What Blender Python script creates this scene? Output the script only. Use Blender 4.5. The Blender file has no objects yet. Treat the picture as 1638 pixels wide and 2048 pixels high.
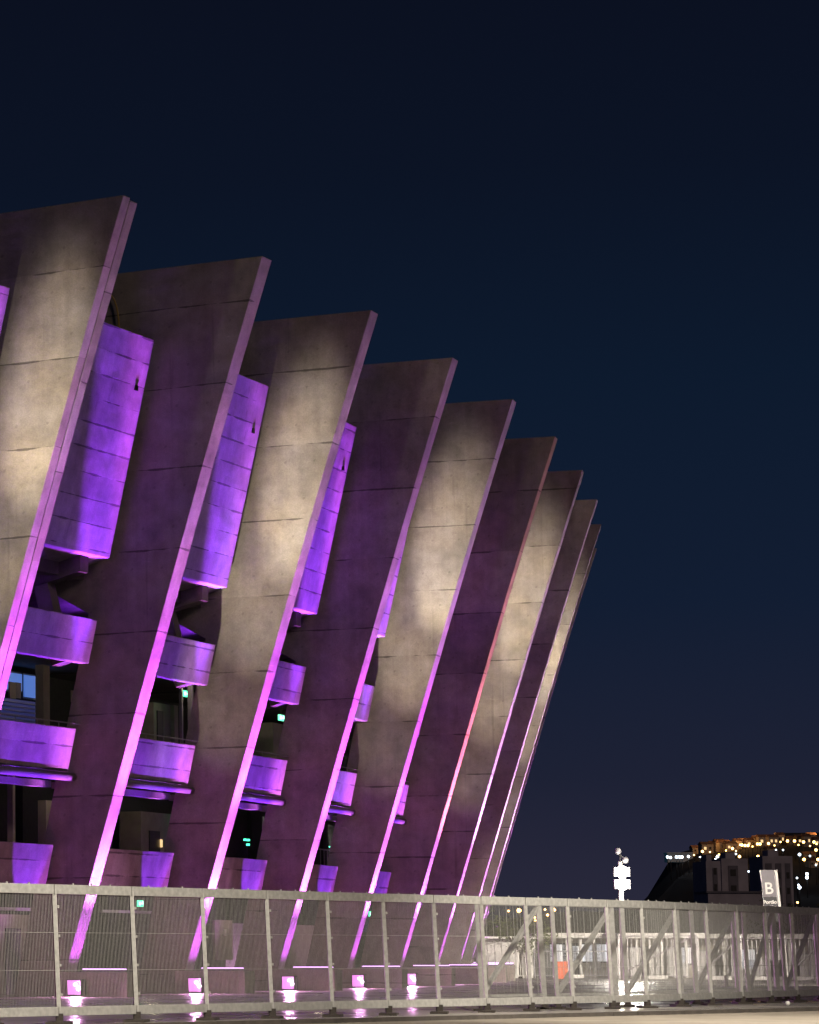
import bpy, bmesh, math, random
import mathutils
from mathutils import Vector, Matrix
random.seed(7)
sc = bpy.context.scene
COL = sc.collection

# ------------------------------------------------------------------ camera model (metres; the lens stands at 0,0,HC)
F, CX, PT, HC = 6208.943, -106.481, 0.14162, 1.3
def ray(px, py):
    x = (px-CX)/F; y = (1024-py)/F; c, s = math.cos(PT), math.sin(PT)
    return Vector((x, c-y*s, s+y*c))
def at_depth(px, d, z=0.0):
    """world point on the bearing of a picture column at ground distance d"""
    r = ray(px, 1909); return Vector((r.x/r.y*d, d, z))
def zat(py, d, px=800):
    r = ray(px, py); return HC + r.z/r.y*d

# ------------------------------------------------------------------ stadium plan
XC, YC, R, DPHI, PHI0, HT, LEAN, B1, B2 = -168.43021, 197.82251, 198.59769, .04558, 1.00142, 22.88629, 7.32728, .0681, .06817
OFF = [.00064, -.00033, -.00039, -.00046, -.00068, -.0002, .00104, .00125, -.0011]
TH = .72
def ang(i): return PHI0 + i*DPHI + (OFF[i] if 0 <= i < 9 else 0)
def P3(i, r, z, t=0.0):
    a = ang(i)
    return Vector((XC + math.sin(a)*r + math.cos(a)*t, YC - math.cos(a)*r + math.sin(a)*t, z))
def edge(z):
    s = z/HT; return R + LEAN*s - 4*s*(1-s)*(B1 + B2*(2*s-1))
def inset(z): return 1.0 + .085*z
def rw(z): return edge(z) - inset(z)
def frame(i):
    a = ang(i)
    return Matrix.Translation(P3(i, R, 0)) @ Matrix.Rotation(math.atan2(-math.cos(a), math.sin(a)), 4, 'Z')

# ------------------------------------------------------------------ materials
def mat(name):
    m = bpy.data.materials.new(name); m.use_nodes = True
    nt = m.node_tree; b = nt.nodes['Principled BSDF']
    return m, nt, b
def simple(name, col, rough=.6, metal=0.0, noise=.15, scale=6.0, bump=0.0, spec=.5):
    m, nt, b = mat(name); N = nt.nodes; L = nt.links
    b.inputs['Roughness'].default_value = rough; b.inputs['Metallic'].default_value = metal
    b.inputs['Specular IOR Level'].default_value = spec
    tc = N.new('ShaderNodeTexCoord'); n = N.new('ShaderNodeTexNoise')
    n.inputs['Scale'].default_value = scale; n.inputs['Detail'].default_value = 6
    L.new(tc.outputs['Object'], n.inputs['Vector'])
    r = N.new('ShaderNodeValToRGB'); L.new(n.outputs['Fac'], r.inputs['Fac'])
    r.color_ramp.elements[0].position = .3; r.color_ramp.elements[1].position = .7
    r.color_ramp.elements[0].color = [c*(1-noise) for c in col] + [1]
    r.color_ramp.elements[1].color = [min(1, c*(1+noise)) for c in col] + [1]
    L.new(r.outputs['Color'], b.inputs['Base Color'])
    if bump:
        bp = N.new('ShaderNodeBump'); bp.inputs['Strength'].default_value = bump; bp.inputs['Distance'].default_value = .02
        L.new(n.outputs['Fac'], bp.inputs['Height']); L.new(bp.outputs['Normal'], b.inputs['Normal'])
    return m
def glow(name, col, strength):
    m, nt, b = mat(name)
    b.inputs['Base Color'].default_value = (.6, .6, .6, 1)
    b.inputs['Emission Color'].default_value = list(col) + [1]
    b.inputs['Emission Strength'].default_value = strength
    return m

def concrete(name, col, joints, grain=1.0, ledge=.0, wavy=.12, ties=False):
    """cast concrete: pour joints every `joints` metres up the piece, cloudy tone, run-off streaks, boards and pits"""
    m, nt, b = mat(name); N = nt.nodes; L = nt.links
    b.inputs['Roughness'].default_value = .78; b.inputs['Specular IOR Level'].default_value = .35
    tc = N.new('ShaderNodeTexCoord'); oi = N.new('ShaderNodeObjectInfo')
    mul = N.new('ShaderNodeMath'); mul.operation = 'MULTIPLY'; mul.inputs[1].default_value = 37.0
    L.new(oi.outputs['Random'], mul.inputs[0])
    cmb = N.new('ShaderNodeCombineXYZ')
    for k in range(3): L.new(mul.outputs[0], cmb.inputs[k])
    add = N.new('ShaderNodeVectorMath'); add.operation = 'ADD'
    L.new(tc.outputs['Object'], add.inputs[0]); L.new(cmb.outputs[0], add.inputs[1])
    P = add.outputs[0]
    def noise(scale, detail, vec=P, stretch=None, rough=.55):
        n = N.new('ShaderNodeTexNoise'); n.inputs['Scale'].default_value = scale
        n.inputs['Detail'].default_value = detail; n.inputs['Roughness'].default_value = rough
        if stretch:
            mp = N.new('ShaderNodeMapping'); mp.inputs['Scale'].default_value = stretch
            L.new(vec, mp.inputs['Vector']); vec = mp.outputs[0]
        L.new(vec, n.inputs['Vector']); return n.outputs['Fac']
    def mth(op, a, bb=None, clamp=False):
        n = N.new('ShaderNodeMath'); n.operation = op; n.use_clamp = clamp
        for k, v in enumerate((a, bb)):
            if v is None: continue
            if isinstance(v, (int, float)): n.inputs[k].default_value = v
            else: L.new(v, n.inputs[k])
        return n.outputs[0]
    def rng(v, a, bb, c=0.0, d=1.0):
        n = N.new('ShaderNodeMapRange'); n.inputs[1].default_value = a; n.inputs[2].default_value = bb
        n.inputs[3].default_value = c; n.inputs[4].default_value = d; L.new(v, n.inputs[0]); return n.outputs[0]
    cloud = rng(noise(.33, 5), .3, .7, .80, 1.15)
    blotch = rng(noise(1.5, 8, rough=.65), .3, .7, .74, 1.2)
    streak = rng(noise(1.0, 5, stretch=(2.2, 2.2, .09)), .36, .70, .87, 1.07)
    patch = rng(noise(.16, 1, stretch=(1.4, 1.4, 2.0)), .57, .60, 1.0, .88)
    fine = rng(noise(26, 4, rough=.7), .25, .75, .80, 1.18)
    sep = N.new('ShaderNodeSeparateXYZ'); L.new(P, sep.inputs[0])
    wav = mth('MULTIPLY', noise(.45, 3), wavy)
    zz = mth('DIVIDE', mth('ADD', sep.outputs[2], wav), joints)
    fr = mth('FRACT', zz)
    dist = mth('ABSOLUTE', mth('SUBTRACT', fr, .5))
    width = rng(noise(.9, 3), .42, .62, .0, .028/joints*1.3)
    line = mth('LESS_THAN', dist, width)
    lift = N.new('ShaderNodeTexWhiteNoise'); lift.noise_dimensions = '1D'
    L.new(mth('FLOOR', mth('ADD', zz, .5)), lift.inputs['W'])
    band = rng(lift.outputs['Value'], 0, 1, .86, 1.12)
    v = mth('MULTIPLY', mth('MULTIPLY', cloud, blotch), mth('MULTIPLY', streak, fine))
    v = mth('MULTIPLY', mth('MULTIPLY', v, band), patch)
    v = mth('MULTIPLY', v, mth('SUBTRACT', 1.0, mth('MULTIPLY', line, .62)))
    drip = mth('MULTIPLY', rng(noise(1.0, 3, stretch=(5.5, 5.5, .16)), .60, .72, 0, 1), rng(noise(.28, 2), .45, .62, 0, .26))
    v = mth('MULTIPLY', v, mth('SUBTRACT', 1.0, drip))
    chalk = mth('MULTIPLY', rng(noise(2.2, 6, stretch=(.6, .6, 3.0), rough=.7), .64, .72, 0, 1), .30)
    v = mth('MULTIPLY', v, mth('ADD', 1.0, chalk))
    if ties:
        off = N.new('ShaderNodeSeparateXYZ'); L.new(tc.outputs['Object'], off.inputs[0])
        gx = mth('SUBTRACT', mth('FRACT', mth('DIVIDE', mth('SUBTRACT', off.outputs[0], mth('MULTIPLY', off.outputs[2], .32)), 1.05)), .5)
        gz = mth('SUBTRACT', mth('FRACT', mth('DIVIDE', sep.outputs[2], joints/2)), .5)
        rr = mth('ADD', mth('POWER', mth('MULTIPLY', gx, 1.05), 2.0), mth('POWER', mth('MULTIPLY', gz, joints/2), 2.0))
        v = mth('MULTIPLY', v, mth('SUBTRACT', 1.0, mth('MULTIPLY', mth('LESS_THAN', rr, .0020), .2)))
    tint = N.new('ShaderNodeValToRGB'); L.new(noise(.5, 3), tint.inputs['Fac'])
    tint.color_ramp.elements[0].position = .35; tint.color_ramp.elements[1].position = .68
    tint.color_ramp.elements[0].color = (col[0]*1.03, col[1]*1.0, col[2]*.93, 1)
    tint.color_ramp.elements[1].color = (col[0]*.97, col[1]*.99, col[2]*1.05, 1)
    mx = N.new('ShaderNodeVectorMath'); mx.operation = 'SCALE'
    L.new(tint.outputs['Color'], mx.inputs[0]); L.new(v, mx.inputs['Scale'])
    L.new(mx.outputs[0], b.inputs['Base Color'])
    # relief: pits + a small step at each joint
    h = mth('ADD', mth('MULTIPLY', noise(9, 8, rough=.7), .010*grain), mth('MULTIPLY', line, -.018))
    h = mth('ADD', h, mth('MULTIPLY', noise(.8, 2, stretch=(.5, .5, 2.0)), .03*grain))
    if ledge:
        h = mth('ADD', h, mth('MULTIPLY', mth('MULTIPLY', lift.outputs['Value'], rng(noise(.7, 2), .4, .6)), ledge))
    bp = N.new('ShaderNodeBump'); bp.inputs['Strength'].default_value = .55; bp.inputs['Distance'].default_value = 1.0
    L.new(h, bp.inputs['Height']); L.new(bp.outputs['Normal'], b.inputs['Normal'])
    return m

M = {}
M['fin'] = concrete('fin concrete', (.30, .275, .25), 2.55, ties=True)
M['wall'] = concrete('wall concrete', (.33, .30, .28), .74, ledge=.03, wavy=.03)
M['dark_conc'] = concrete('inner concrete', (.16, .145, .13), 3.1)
M['plinth'] = concrete('plinth concrete', (.44, .41, .36), 1.4)
M['pipe'] = simple('painted pipe', (.22, .2, .24), .3, .2, .1)
M['tray'] = simple('zinc cable tray', (.42, .40, .42), .45, .6, .2, 14)
M['steel'] = simple('galvanised steel', (.46, .455, .43), .5, .25, .18, 9, .1)
M['wire'] = simple('galvanised wire', (.48, .475, .45), .55, .2, .15, 20)
M['rust'] = simple('rusted foot plate', (.06, .05, .042), .8, .2, .4, 30)
M['beige'] = simple('beige render', (.36, .33, .27), .8, 0, .12, 3)
M['white'] = simple('white paint', (.74, .73, .70), .6, 0, .08, 3)
M['offwhite'] = simple('weathered white sheet', (.58, .57, .57), .6, 0, .15, 1.2)
M['black'] = simple('dark metal', (.02, .02, .022), .5, .3, .2)
M['dark'] = simple('near black surface', (.045, .042, .042), .8, 0, .2)  # near-black all over, for back walls and dark windows
M['door'] = simple('dark door', (.03, .03, .033), .45, 0, .2)
M['grey'] = simple('grey paint', (.25, .245, .26), .5, 0, .1)
M['board'] = simple('sign grey', (.21, .20, .22), .55, 0, .06)
M['boarddark'] = simple('sign charcoal', (.045, .045, .05), .5, 0, .1)
M['orange'] = simple('orange barrier plastic', (.55, .10, .03), .5, 0, .1)
M['bark'] = simple('bark', (.09, .07, .05), .9, 0, .3, 10)
M['tower'] = simple('tower render', (.40, .37, .42), .85, 0, .18, .4)
M['towerdark'] = simple('tower recess', (.16, .15, .18), .85, 0, .18, .4)  # darker copy of the tower render, for flat stripes and podium roof
M['roof'] = simple('clay roof', (.20, .10, .06), .85, 0, .2, 1)
M['house'] = simple('house render', (.40, .33, .26), .85, 0, .2, .5)
M['red_led'] = glow('red lamp', (1, .06, .03), 5)
M['exit'] = glow('exit sign green', (.08, .85, .42), 2.2)
M['exitw'] = glow('exit sign white', (.55, 1, .85), 3.0)
M['green_dim'] = glow('green status lamp', (.05, .75, .4), 4)
M['bluewin'] = glow('blue lit window', (.10, .25, .82), .62)
M['bluedim'] = glow('blue lit louvre gap', (.04, .06, .40), .22)
M['lens'] = glow('magenta lamp lens', (1.0, .25, .95), 1.35)
M['bulb'] = glow('magenta lamp bulb', (1.0, .8, 1.0), 7)
M['ledbar'] = glow('violet led strip', (.8, .42, 1.0), 3.2)
M['lamp'] = glow('white lamp', (1.0, .95, .85), 45)
M['warmlamp'] = glow('warm white lamp', (1, .85, .55), 9)
M['sodium'] = glow('sodium street lamp', (1.0, .52, .14), 14)
M['coolled'] = glow('cool white street lamp', (.72, .86, 1.0), 11)
M['tealglow'] = glow('teal glow wall', (.0, .11, .17), .07)  # teal light put into the shed surface as its own glow
M['lit'] = glow('lit room window', (1.0, .66, .3), 1.1)

# leaves
def leafmat(name, c):
    m, nt, b = mat(name); N = nt.nodes; L = nt.links
    oi = N.new('ShaderNodeTexCoord'); n = N.new('ShaderNodeTexNoise'); n.inputs['Scale'].default_value = 1.3
    L.new(oi.outputs['Object'], n.inputs['Vector'])
    r = N.new('ShaderNodeValToRGB'); L.new(n.outputs['Fac'], r.inputs['Fac'])
    r.color_ramp.elements[0].color = [x*.6 for x in c]+[1]; r.color_ramp.elements[1].color = [x*1.5 for x in c]+[1]
    L.new(r.outputs['Color'], b.inputs['Base Color']); b.inputs['Roughness'].default_value = .6
    return m
M['leaf'] = leafmat('foliage', (.09, .11, .03))

# plaza paving: large polished slabs, slightly uneven, worn joints
def paving():
    m, nt, b = mat('plaza paving'); N = nt.nodes; L = nt.links
    tc = N.new('ShaderNodeTexCoord')
    br = N.new('ShaderNodeTexBrick'); L.new(tc.outputs['Object'], br.inputs['Vector'])
    br.inputs['Scale'].default_value = 1.0; br.inputs['Brick Width'].default_value = 2.4; br.inputs['Row Height'].default_value = 2.4
    br.inputs['Mortar Size'].default_value = .025; br.offset = 0
    br.inputs['Color1'].default_value = (.27, .245, .225, 1); br.inputs['Color2'].default_value = (.235, .215, .20, 1)
    br.inputs['Mortar'].default_value = (.09, .08, .075, 1)
    n = N.new('ShaderNodeTexNoise'); n.inputs['Scale'].default_value = .35; n.inputs['Detail'].default_value = 8
    L.new(tc.outputs['Object'], n.inputs['Vector'])
    r = N.new('ShaderNodeMapRange'); r.inputs[1].default_value = .3; r.inputs[2].default_value = .7
    r.inputs[3].default_value = .75; r.inputs[4].default_value = 1.2; L.new(n.outputs['Fac'], r.inputs[0])
    s = N.new('ShaderNodeVectorMath'); s.operation = 'SCALE'
    L.new(br.outputs['Color'], s.inputs[0]); L.new(r.outputs[0], s.inputs['Scale']); L.new(s.outputs[0], b.inputs['Base Color'])
    r2 = N.new('ShaderNodeMapRange'); r2.inputs[1].default_value = .35; r2.inputs[2].default_value = .65
    r2.inputs[3].default_value = .2; r2.inputs[4].default_value = .42; L.new(n.outputs['Fac'], r2.inputs[0]); L.new(r2.outputs[0], b.inputs['Roughness'])
    b.inputs['Specular IOR Level'].default_value = .45
    n2 = N.new('ShaderNodeTexNoise'); n2.inputs['Scale'].default_value = 5; n2.inputs['Detail'].default_value = 6
    L.new(tc.outputs['Object'], n2.inputs['Vector'])
    mm = N.new('ShaderNodeMath'); mm.operation = 'MULTIPLY_ADD'; mm.inputs[1].default_value = -.4
    L.new(br.outputs['Fac'], mm.inputs[0]); L.new(n2.outputs['Fac'], mm.inputs[2])
    bp = N.new('ShaderNodeBump'); bp.inputs['Strength'].default_value = .25; bp.inputs['Distance'].default_value = .02
    L.new(mm.outputs[0], bp.inputs['Height']); L.new(bp.outputs['Normal'], b.inputs['Normal'])
    return m
M['paving'] = paving()
M['road'] = simple('worn road surface', (.27, .235, .19), .7, 0, .22, .8, .3)
M['kerb'] = simple('dark kerb stone', (.07, .06, .052), .8, 0, .25, 4)
M['land'] = simple('dark ground', (.035, .035, .03), .95, 0, .4, .02)
M['hill'] = simple('dark hillside scrub', (.016, .017, .018), .95, 0, .5, .03)
M['line'] = simple('road paint', (.62, .60, .55), .6, 0, .15, 3)

# ------------------------------------------------------------------ geometry helpers
class MB:
    def __init__(s): s.v = []; s.f = []; s.mi = []
    def add(s, vs, fs, mi=0):
        o = len(s.v); s.v += [Vector(x) for x in vs]; s.f += [[o+k for k in f] for f in fs]; s.mi += [mi]*len(fs); return s
    def hexa(s, p, mi=0):   # p: bottom four (ccw) then top four
        return s.add(p, [(3, 2, 1, 0), (4, 5, 6, 7), (0, 1, 5, 4), (1, 2, 6, 5), (2, 3, 7, 6), (3, 0, 4, 7)], mi)
    def box(s, c, size, rz=0.0, mi=0):
        x, y, z = (k/2 for k in size); m = Matrix.Translation(c) @ Matrix.Rotation(rz, 4, 'Z')
        return s.hexa([m @ Vector(q) for q in ((-x, -y, -z), (x, -y, -z), (x, y, -z), (-x, y, -z), (-x, -y, z), (x, -y, z), (x, y, z), (-x, y, z))], mi)
    def bar(s, a, b, w, h=None, mi=0, up=(0, 0, 1)):
        a, b = Vector(a), Vector(b); h = h or w; d = (b-a).normalized(); u = Vector(up)
        if abs(d.dot(u)) > .98: u = Vector((1, 0, 0))
        r = d.cross(u).normalized()*w/2; u = r.cross(d).normalized()*h/2
        return s.hexa([a-r-u, a+r-u, b+r-u, b-r-u, a-r+u, a+r+u, b+r+u, b-r+u], mi)
    def tube(s, a, b, r0, r1=None, n=10, mi=0):
        a, b = Vector(a), Vector(b); r1 = r0 if r1 is None else r1; d = (b-a).normalized()
        u = d.orthogonal().normalized(); w = d.cross(u)
        ring = lambda c, r: [c + (u*math.cos(k*2*math.pi/n) + w*math.sin(k*2*math.pi/n))*r for k in range(n)]
        vs = ring(a, r0) + ring(b, r1)
        return s.add(vs, [(k, (k+1) % n, n+(k+1) % n, n+k) for k in range(n)] + [tuple(range(n-1, -1, -1)), tuple(range(n, 2*n))], mi)
    def ball(s, c, r, n=10, m=6, mi=0, sz=1.0):
        c = Vector(c); vs = [c+Vector((0, 0, r*sz))]
        for j in range(1, m):
            for k in range(n):
                t = math.pi*j/m; a = 2*math.pi*k/n
                vs.append(c+Vector((r*math.sin(t)*math.cos(a), r*math.sin(t)*math.sin(a), r*sz*math.cos(t))))
        vs.append(c-Vector((0, 0, r*sz))); e = len(vs)-1
        fs = [(0, 1+k, 1+(k+1) % n) for k in range(n)]
        for j in range(m-2):
            for k in range(n):
                a = 1+j*n; fs.append((a+k, a+n+k, a+n+(k+1) % n, a+(k+1) % n))
        a = 1+(m-2)*n; fs += [(a+k, e, a+(k+1) % n) for k in range(n)]
        return s.add(vs, fs, mi)
    def build(s, name, mats, parent=None, fr=None, bevel=0.0, smooth=False):
        """fr = world frame of the object; vertices were given in world space"""
        fr = fr or Matrix.Identity(4); inv = fr.inverted()
        bm = bmesh.new(); vs = [bm.verts.new(inv @ v) for v in s.v]
        for f, k in zip(s.f, s.mi):
            face = bm.faces.new([vs[q] for q in f]); face.material_index = k; face.smooth = smooth
        bmesh.ops.recalc_face_normals(bm, faces=bm.faces)
        if bevel: bmesh.ops.bevel(bm, geom=list(bm.edges), offset=bevel, segments=2, affect='EDGES', profile=.6)
        me = bpy.data.meshes.new(name); bm.to_mesh(me); bm.free()
        for m in (mats if isinstance(mats, (list, tuple)) else [mats]): me.materials.append(m)
        o = bpy.data.objects.new(name, me); COL.objects.link(o)
        if parent: o.parent = parent; o.matrix_parent_inverse = WM[parent.name].inverted()
        o.matrix_basis = fr; WM[o.name] = fr
        return o
WM = {}
def tag(o, label, cat, group=None):
    o['label'] = label; o['category'] = cat
    if group: o['group'] = group
    return o
def empty(name, loc, label=None, cat=None, group=None, fr=None):
    o = bpy.data.objects.new(name, None); COL.objects.link(o)
    m = fr if fr is not None else Matrix.Translation(loc); o.matrix_basis = m; WM[o.name] = m
    o.empty_display_size = .3
    if label: tag(o, label, cat, group)
    return o
def T(v): return Matrix.Translation(v)
def structure(o): o['kind'] = 'structure'; return o
def text(body, name, size, mats, parent, fr, extrude=.01, bold=0.0, align='LEFT'):
    cu = bpy.data.curves.new(name, 'FONT'); cu.body = body; cu.size = size; cu.extrude = extrude; cu.offset = bold; cu.align_x = align
    tmp = bpy.data.objects.new('tmp', cu); COL.objects.link(tmp)
    dg = bpy.context.evaluated_depsgraph_get(); me = bpy.data.meshes.new_from_object(tmp.evaluated_get(dg))
    bpy.data.objects.remove(tmp); bpy.data.curves.remove(cu)
    me.materials.clear(); me.materials.append(mats)
    o = bpy.data.objects.new(name, me); COL.objects.link(o); o.parent = parent
    o.matrix_parent_inverse = WM[parent.name].inverted(); o.matrix_basis = fr; return o
def light(name, kind, loc, col, power, target=None, **kw):
    l = bpy.data.lights.new(name, kind); l.color = col; l.energy = power
    for k, v in kw.items(): setattr(l, k, v)
    o = bpy.data.objects.new(name, l); COL.objects.link(o); o.location = loc
    if target is not None: o.rotation_euler = (Vector(target)-Vector(loc)).to_track_quat('-Z', 'Y').to_euler()
    return o

# ------------------------------------------------------------------ the stadium: one building, everything cast into it a part
I0, I1 = -1, 11
stadium = empty('stadium', P3(4, R-30, 0), 'concrete stadium ringed by tall leaning fins lit magenta and violet', 'stadium')
ZS = [0, .8, 2, 4, 6, 8, 10, 12, 14, 16, 18, 20, 21.5, HT]
def fin(i, t0=0.0, t1=TH, top=HT):
    zs = [z for z in ZS if z < top-.4] + [top]
    outer = [(edge(z), z) for z in zs]
    inner = [(edge(z)-(6.8 if z >= 14 else inset(z)+.62), z) for z in reversed(zs)]
    prof = outer + inner; n = len(prof)
    mb = MB(); mb.add([P3(i, r, z, t0) for r, z in prof] + [P3(i, r, z, t1) for r, z in prof],
                      [tuple(range(n)), tuple(range(2*n-1, n-1, -1))] + [(k, n+k, n+(k+1) % n, (k+1) % n) for k in range(n)])
    o = mb.build('concrete_fin', M['fin'], stadium, frame(i), bevel=.025); return o
for i in range(I0, I1+1):
    if i == 0:
        fin(i, 0, .40); fin(i, .445, .86, HT-.06)          # the twin slabs with an open joint between them
    else:
        fin(i)
    # footing block in front of the fin
    a = edge(.5)-.25
    p = [P3(i, r, z, t) for z in (-.05, .76) for r, t in ((a, -.1), (R+2.45, -.1), (R+2.45, TH+.1), (a, TH+.1))]
    MB().hexa(p).build('fin_footing', M['plinth'], stadium, frame(i), bevel=.02)

def bay_hex(i, z0, z1, r0, r1, tl=TH-.02, tr=-.45, s0=0.0, s1=0.0):
    """solid between fin i and fin i+1: outer radius functions/consts r0(z) back to r1(z)"""
    f0 = r0 if callable(r0) else (lambda z: r0); f1 = r1 if callable(r1) else (lambda z: r1)
    q = []
    for z in (z0, z1):
        q += [P3(i, f0(z), z, tl), P3(i+1, f0(z), z, tr), P3(i+1, f1(z), z, tr), P3(i, f1(z), z, tl)]
    return q
CEIL = lambda z: rw(z)
for i in range(I0, I1):
    fr = frame(i+1)
    # upper wall
    w = MB().hexa(bay_hex(i, 13.65, 20.5, rw, lambda z: rw(z)-.38)).build('upper_wall', M['wall'], stadium, fr, bevel=.03)
    for k in (.33, .93) if i >= 0 else (.93,):
        zc = 19.05 if k < .9 else 18.9
        A, B = P3(i, rw(zc), zc, TH), P3(i+1, rw(zc), zc, -.45); c = A.lerp(B, k)
        MB().box(c, (.19, .10, .17), math.atan2((B-A).y, (B-A).x)).build('drain_outlet', M['black'], w, fr)  # black box gives the shade of a recessed hole by colour
    # parapets
    for z0, z1 in ((10.36, 11.74), (7.02, 8.34), (3.48, 4.72)):
        MB().hexa(bay_hex(i, z0, z1, rw, lambda z: rw(z)-.3)).build('parapet', M['wall'], stadium, fr, bevel=.03)
        if 5 < z0 < 10:
            tb = MB(); z = z1+.16
            a, b = P3(i, rw(z)-.15, z, TH), P3(i+1, rw(z)-.15, z, 0)
            tb.tube(a, b, .022, n=6)
            for k in range(1, 6):
                c = a.lerp(b, k/6); tb.tube(c-Vector((0, 0, .18)), c, .015, n=6)
            tb.build('handrail', M['tray'], stadium, fr)
    # floor slabs, soffit of the stand, beams
    for z in (11.05, 7.66, 4.05):
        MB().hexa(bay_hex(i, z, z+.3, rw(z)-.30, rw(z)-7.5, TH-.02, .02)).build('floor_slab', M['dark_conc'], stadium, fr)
    ro = rw(13.65)
    sof = []
    for dz in (0, .3):
        sof += [P3(i, ro-.40, 13.68+dz, TH-.02), P3(i+1, ro-.40, 13.68+dz, .02), P3(i+1, ro-6.5, 12.1+dz, .02), P3(i, ro-6.5, 12.1+dz, TH-.02)]
    MB().hexa(sof).build('stand_soffit', M['wall'], stadium, fr)
    bm_ = []
    for z in (13.08, 13.56):
        bm_ += [P3(i, ro-1.15, z, TH-.02), P3(i+1, ro-1.15, z, .02), P3(i+1, ro-1.6, z, .02), P3(i, ro-1.6, z, TH-.02)]
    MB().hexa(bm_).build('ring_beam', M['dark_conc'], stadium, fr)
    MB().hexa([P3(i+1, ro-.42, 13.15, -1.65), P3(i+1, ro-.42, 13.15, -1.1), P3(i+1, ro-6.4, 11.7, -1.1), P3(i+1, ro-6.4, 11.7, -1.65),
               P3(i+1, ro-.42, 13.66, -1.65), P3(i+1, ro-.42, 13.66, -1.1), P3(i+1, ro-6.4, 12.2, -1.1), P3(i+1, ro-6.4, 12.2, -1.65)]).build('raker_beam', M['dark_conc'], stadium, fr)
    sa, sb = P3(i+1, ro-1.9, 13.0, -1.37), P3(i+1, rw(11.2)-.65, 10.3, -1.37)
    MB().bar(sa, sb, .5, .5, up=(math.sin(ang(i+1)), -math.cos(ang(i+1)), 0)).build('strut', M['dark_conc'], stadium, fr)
    # back walls of the three storeys and of the ground floor
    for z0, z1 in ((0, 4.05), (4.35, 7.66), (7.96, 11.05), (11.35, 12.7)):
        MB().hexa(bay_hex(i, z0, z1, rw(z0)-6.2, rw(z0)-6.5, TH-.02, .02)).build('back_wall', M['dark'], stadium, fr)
    # round service pipe and cable tray under the middle parapet
    zp = 6.84
    MB().tube(P3(i, rw(zp)-.02, zp, TH-.02), P3(i+1, rw(zp)-.02, zp, .0), .13, n=14).build('service_pipe', M['pipe'], stadium, fr, smooth=True)
    zt = 6.55
    MB().hexa([P3(i, rw(zt)-.75, zt, TH-.02), P3(i+1, rw(zt)-.75, zt, .02), P3(i+1, rw(zt)-1.1, zt, .02), P3(i, rw(zt)-1.1, zt, TH-.02),
               P3(i, rw(zt)-.75, zt+.2, TH-.02), P3(i+1, rw(zt)-.75, zt+.2, .02), P3(i+1, rw(zt)-1.1, zt+.2, .02), P3(i, rw(zt)-1.1, zt+.2, TH-.02)]).build('cable_tray', M['tray'], stadium, fr)

# rooms and fittings seen in the openings; u runs along the bay (0 at fin i, 1 at fin i+1), dep = metres behind the wall line
def bp(i, u, z, dep, zr=None):
    r = rw(z if zr is None else zr)-dep
    return P3(i, r, z, TH).lerp(P3(i+1, r, z, 0), u)
def blk(i, u0, u1, z0, z1, dep, thick, name, m, parent=None, zr=None):
    zr = z0 if zr is None else zr
    q = []
    for z in (z0, z1):
        q += [bp(i, u0, z, dep, zr), bp(i, u1, z, dep, zr), bp(i, u1, z, dep+thick, zr), bp(i, u0, z, dep+thick, zr)]
    return MB().hexa(q).build(name, m, parent or stadium, frame(i+1))
def exit_sign(i, u, z, dep, label, w=.42, zr=None):
    c = bp(i, u, z, dep, zr); a, b = bp(i, u-.02, z, dep, zr), bp(i, u+.02, z, dep, zr); d = (b-a).normalized(); rz = math.atan2(d.y, d.x)
    n = Vector((d.y, -d.x, 0))
    o = empty('exit_sign', c, label, 'exit sign', 'green exit signs in the stadium openings', fr=T(c) @ Matrix.Rotation(rz, 4, 'Z'))
    fr = WM[o.name]
    MB().box(c, (w, .06, .22), rz).build('casing', M['exit'], o, fr)
    q = MB(); f = c+n*.033
    q.box(f+d*w*.18, (w*.34, .012, .05), rz); q.box(f+d*w*.34+Vector((0, 0, .03)), (.05, .012, .11), rz)
    q.box(f-d*w*.22, (w*.22, .012, .12), rz)
    q.build('pictogram', M['exitw'], o, fr)
    MB().tube(c+Vector((0, 0, .11)), c+Vector((0, 0, .5)), .012, n=6).build('hanger', M['black'], o, fr)
    return o

F1_, F2_ = 4.36, 7.97          # finished floor levels of the two open storeys
def room(i, u0, u1, z0, z1, dep, d0=None, d1=None, dh=2.0, th=.8, m='beige'):
    w = blk(i, u0, u1, z0, z1, dep, th, 'room_wall', M[m])
    if d0: blk(i, d0, d1, z0+.01, z0+dh, dep-.04, .06, 'door', M['door'], w, zr=z0)
    return w
# first opening: blue lit windows over louvres, columns, notice boards
for u0, u1, z0 in ((1.56, 1.775, 10.22), (1.785, 1.965, 10.05)):
    f = blk(0, u0, u1, z0-.06, 10.86, 5.6, .08, 'window', M['grey'], zr=8)
    blk(0, u0+.006, u1-.006, z0, 10.80, 5.56, .06, 'pane', M['bluewin'], f, zr=8)
for k in range(10):
    blk(0, 1.50, 1.87, 8.45+k*.145, 8.49+k*.145, 5.3, .12, 'louvre_slat', M['tray'], zr=8)
blk(0, 1.50, 1.87, 8.2, 9.9, 5.5, .04, 'louvre_back', M['bluedim'], zr=8)
blk(0, 1.645, 1.70, F2_, 11.0, 4.2, .3, 'column', M['beige'])
blk(0, 1.096, 1.146, 9.5, 10.04, 3.0, .05, 'notice_board', M['beige'], zr=8)
blk(0, 1.158, 1.20, 9.55, 10.06, 3.05, .05, 'notice_board', M['board'], zr=8)
blk(0, 1.73, 1.78, 9.75, 10.15, 3.5, .05, 'notice_board', M['beige'], zr=8)
c = bp(0, 1.496, 10.49, 2.0, 8)
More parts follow.
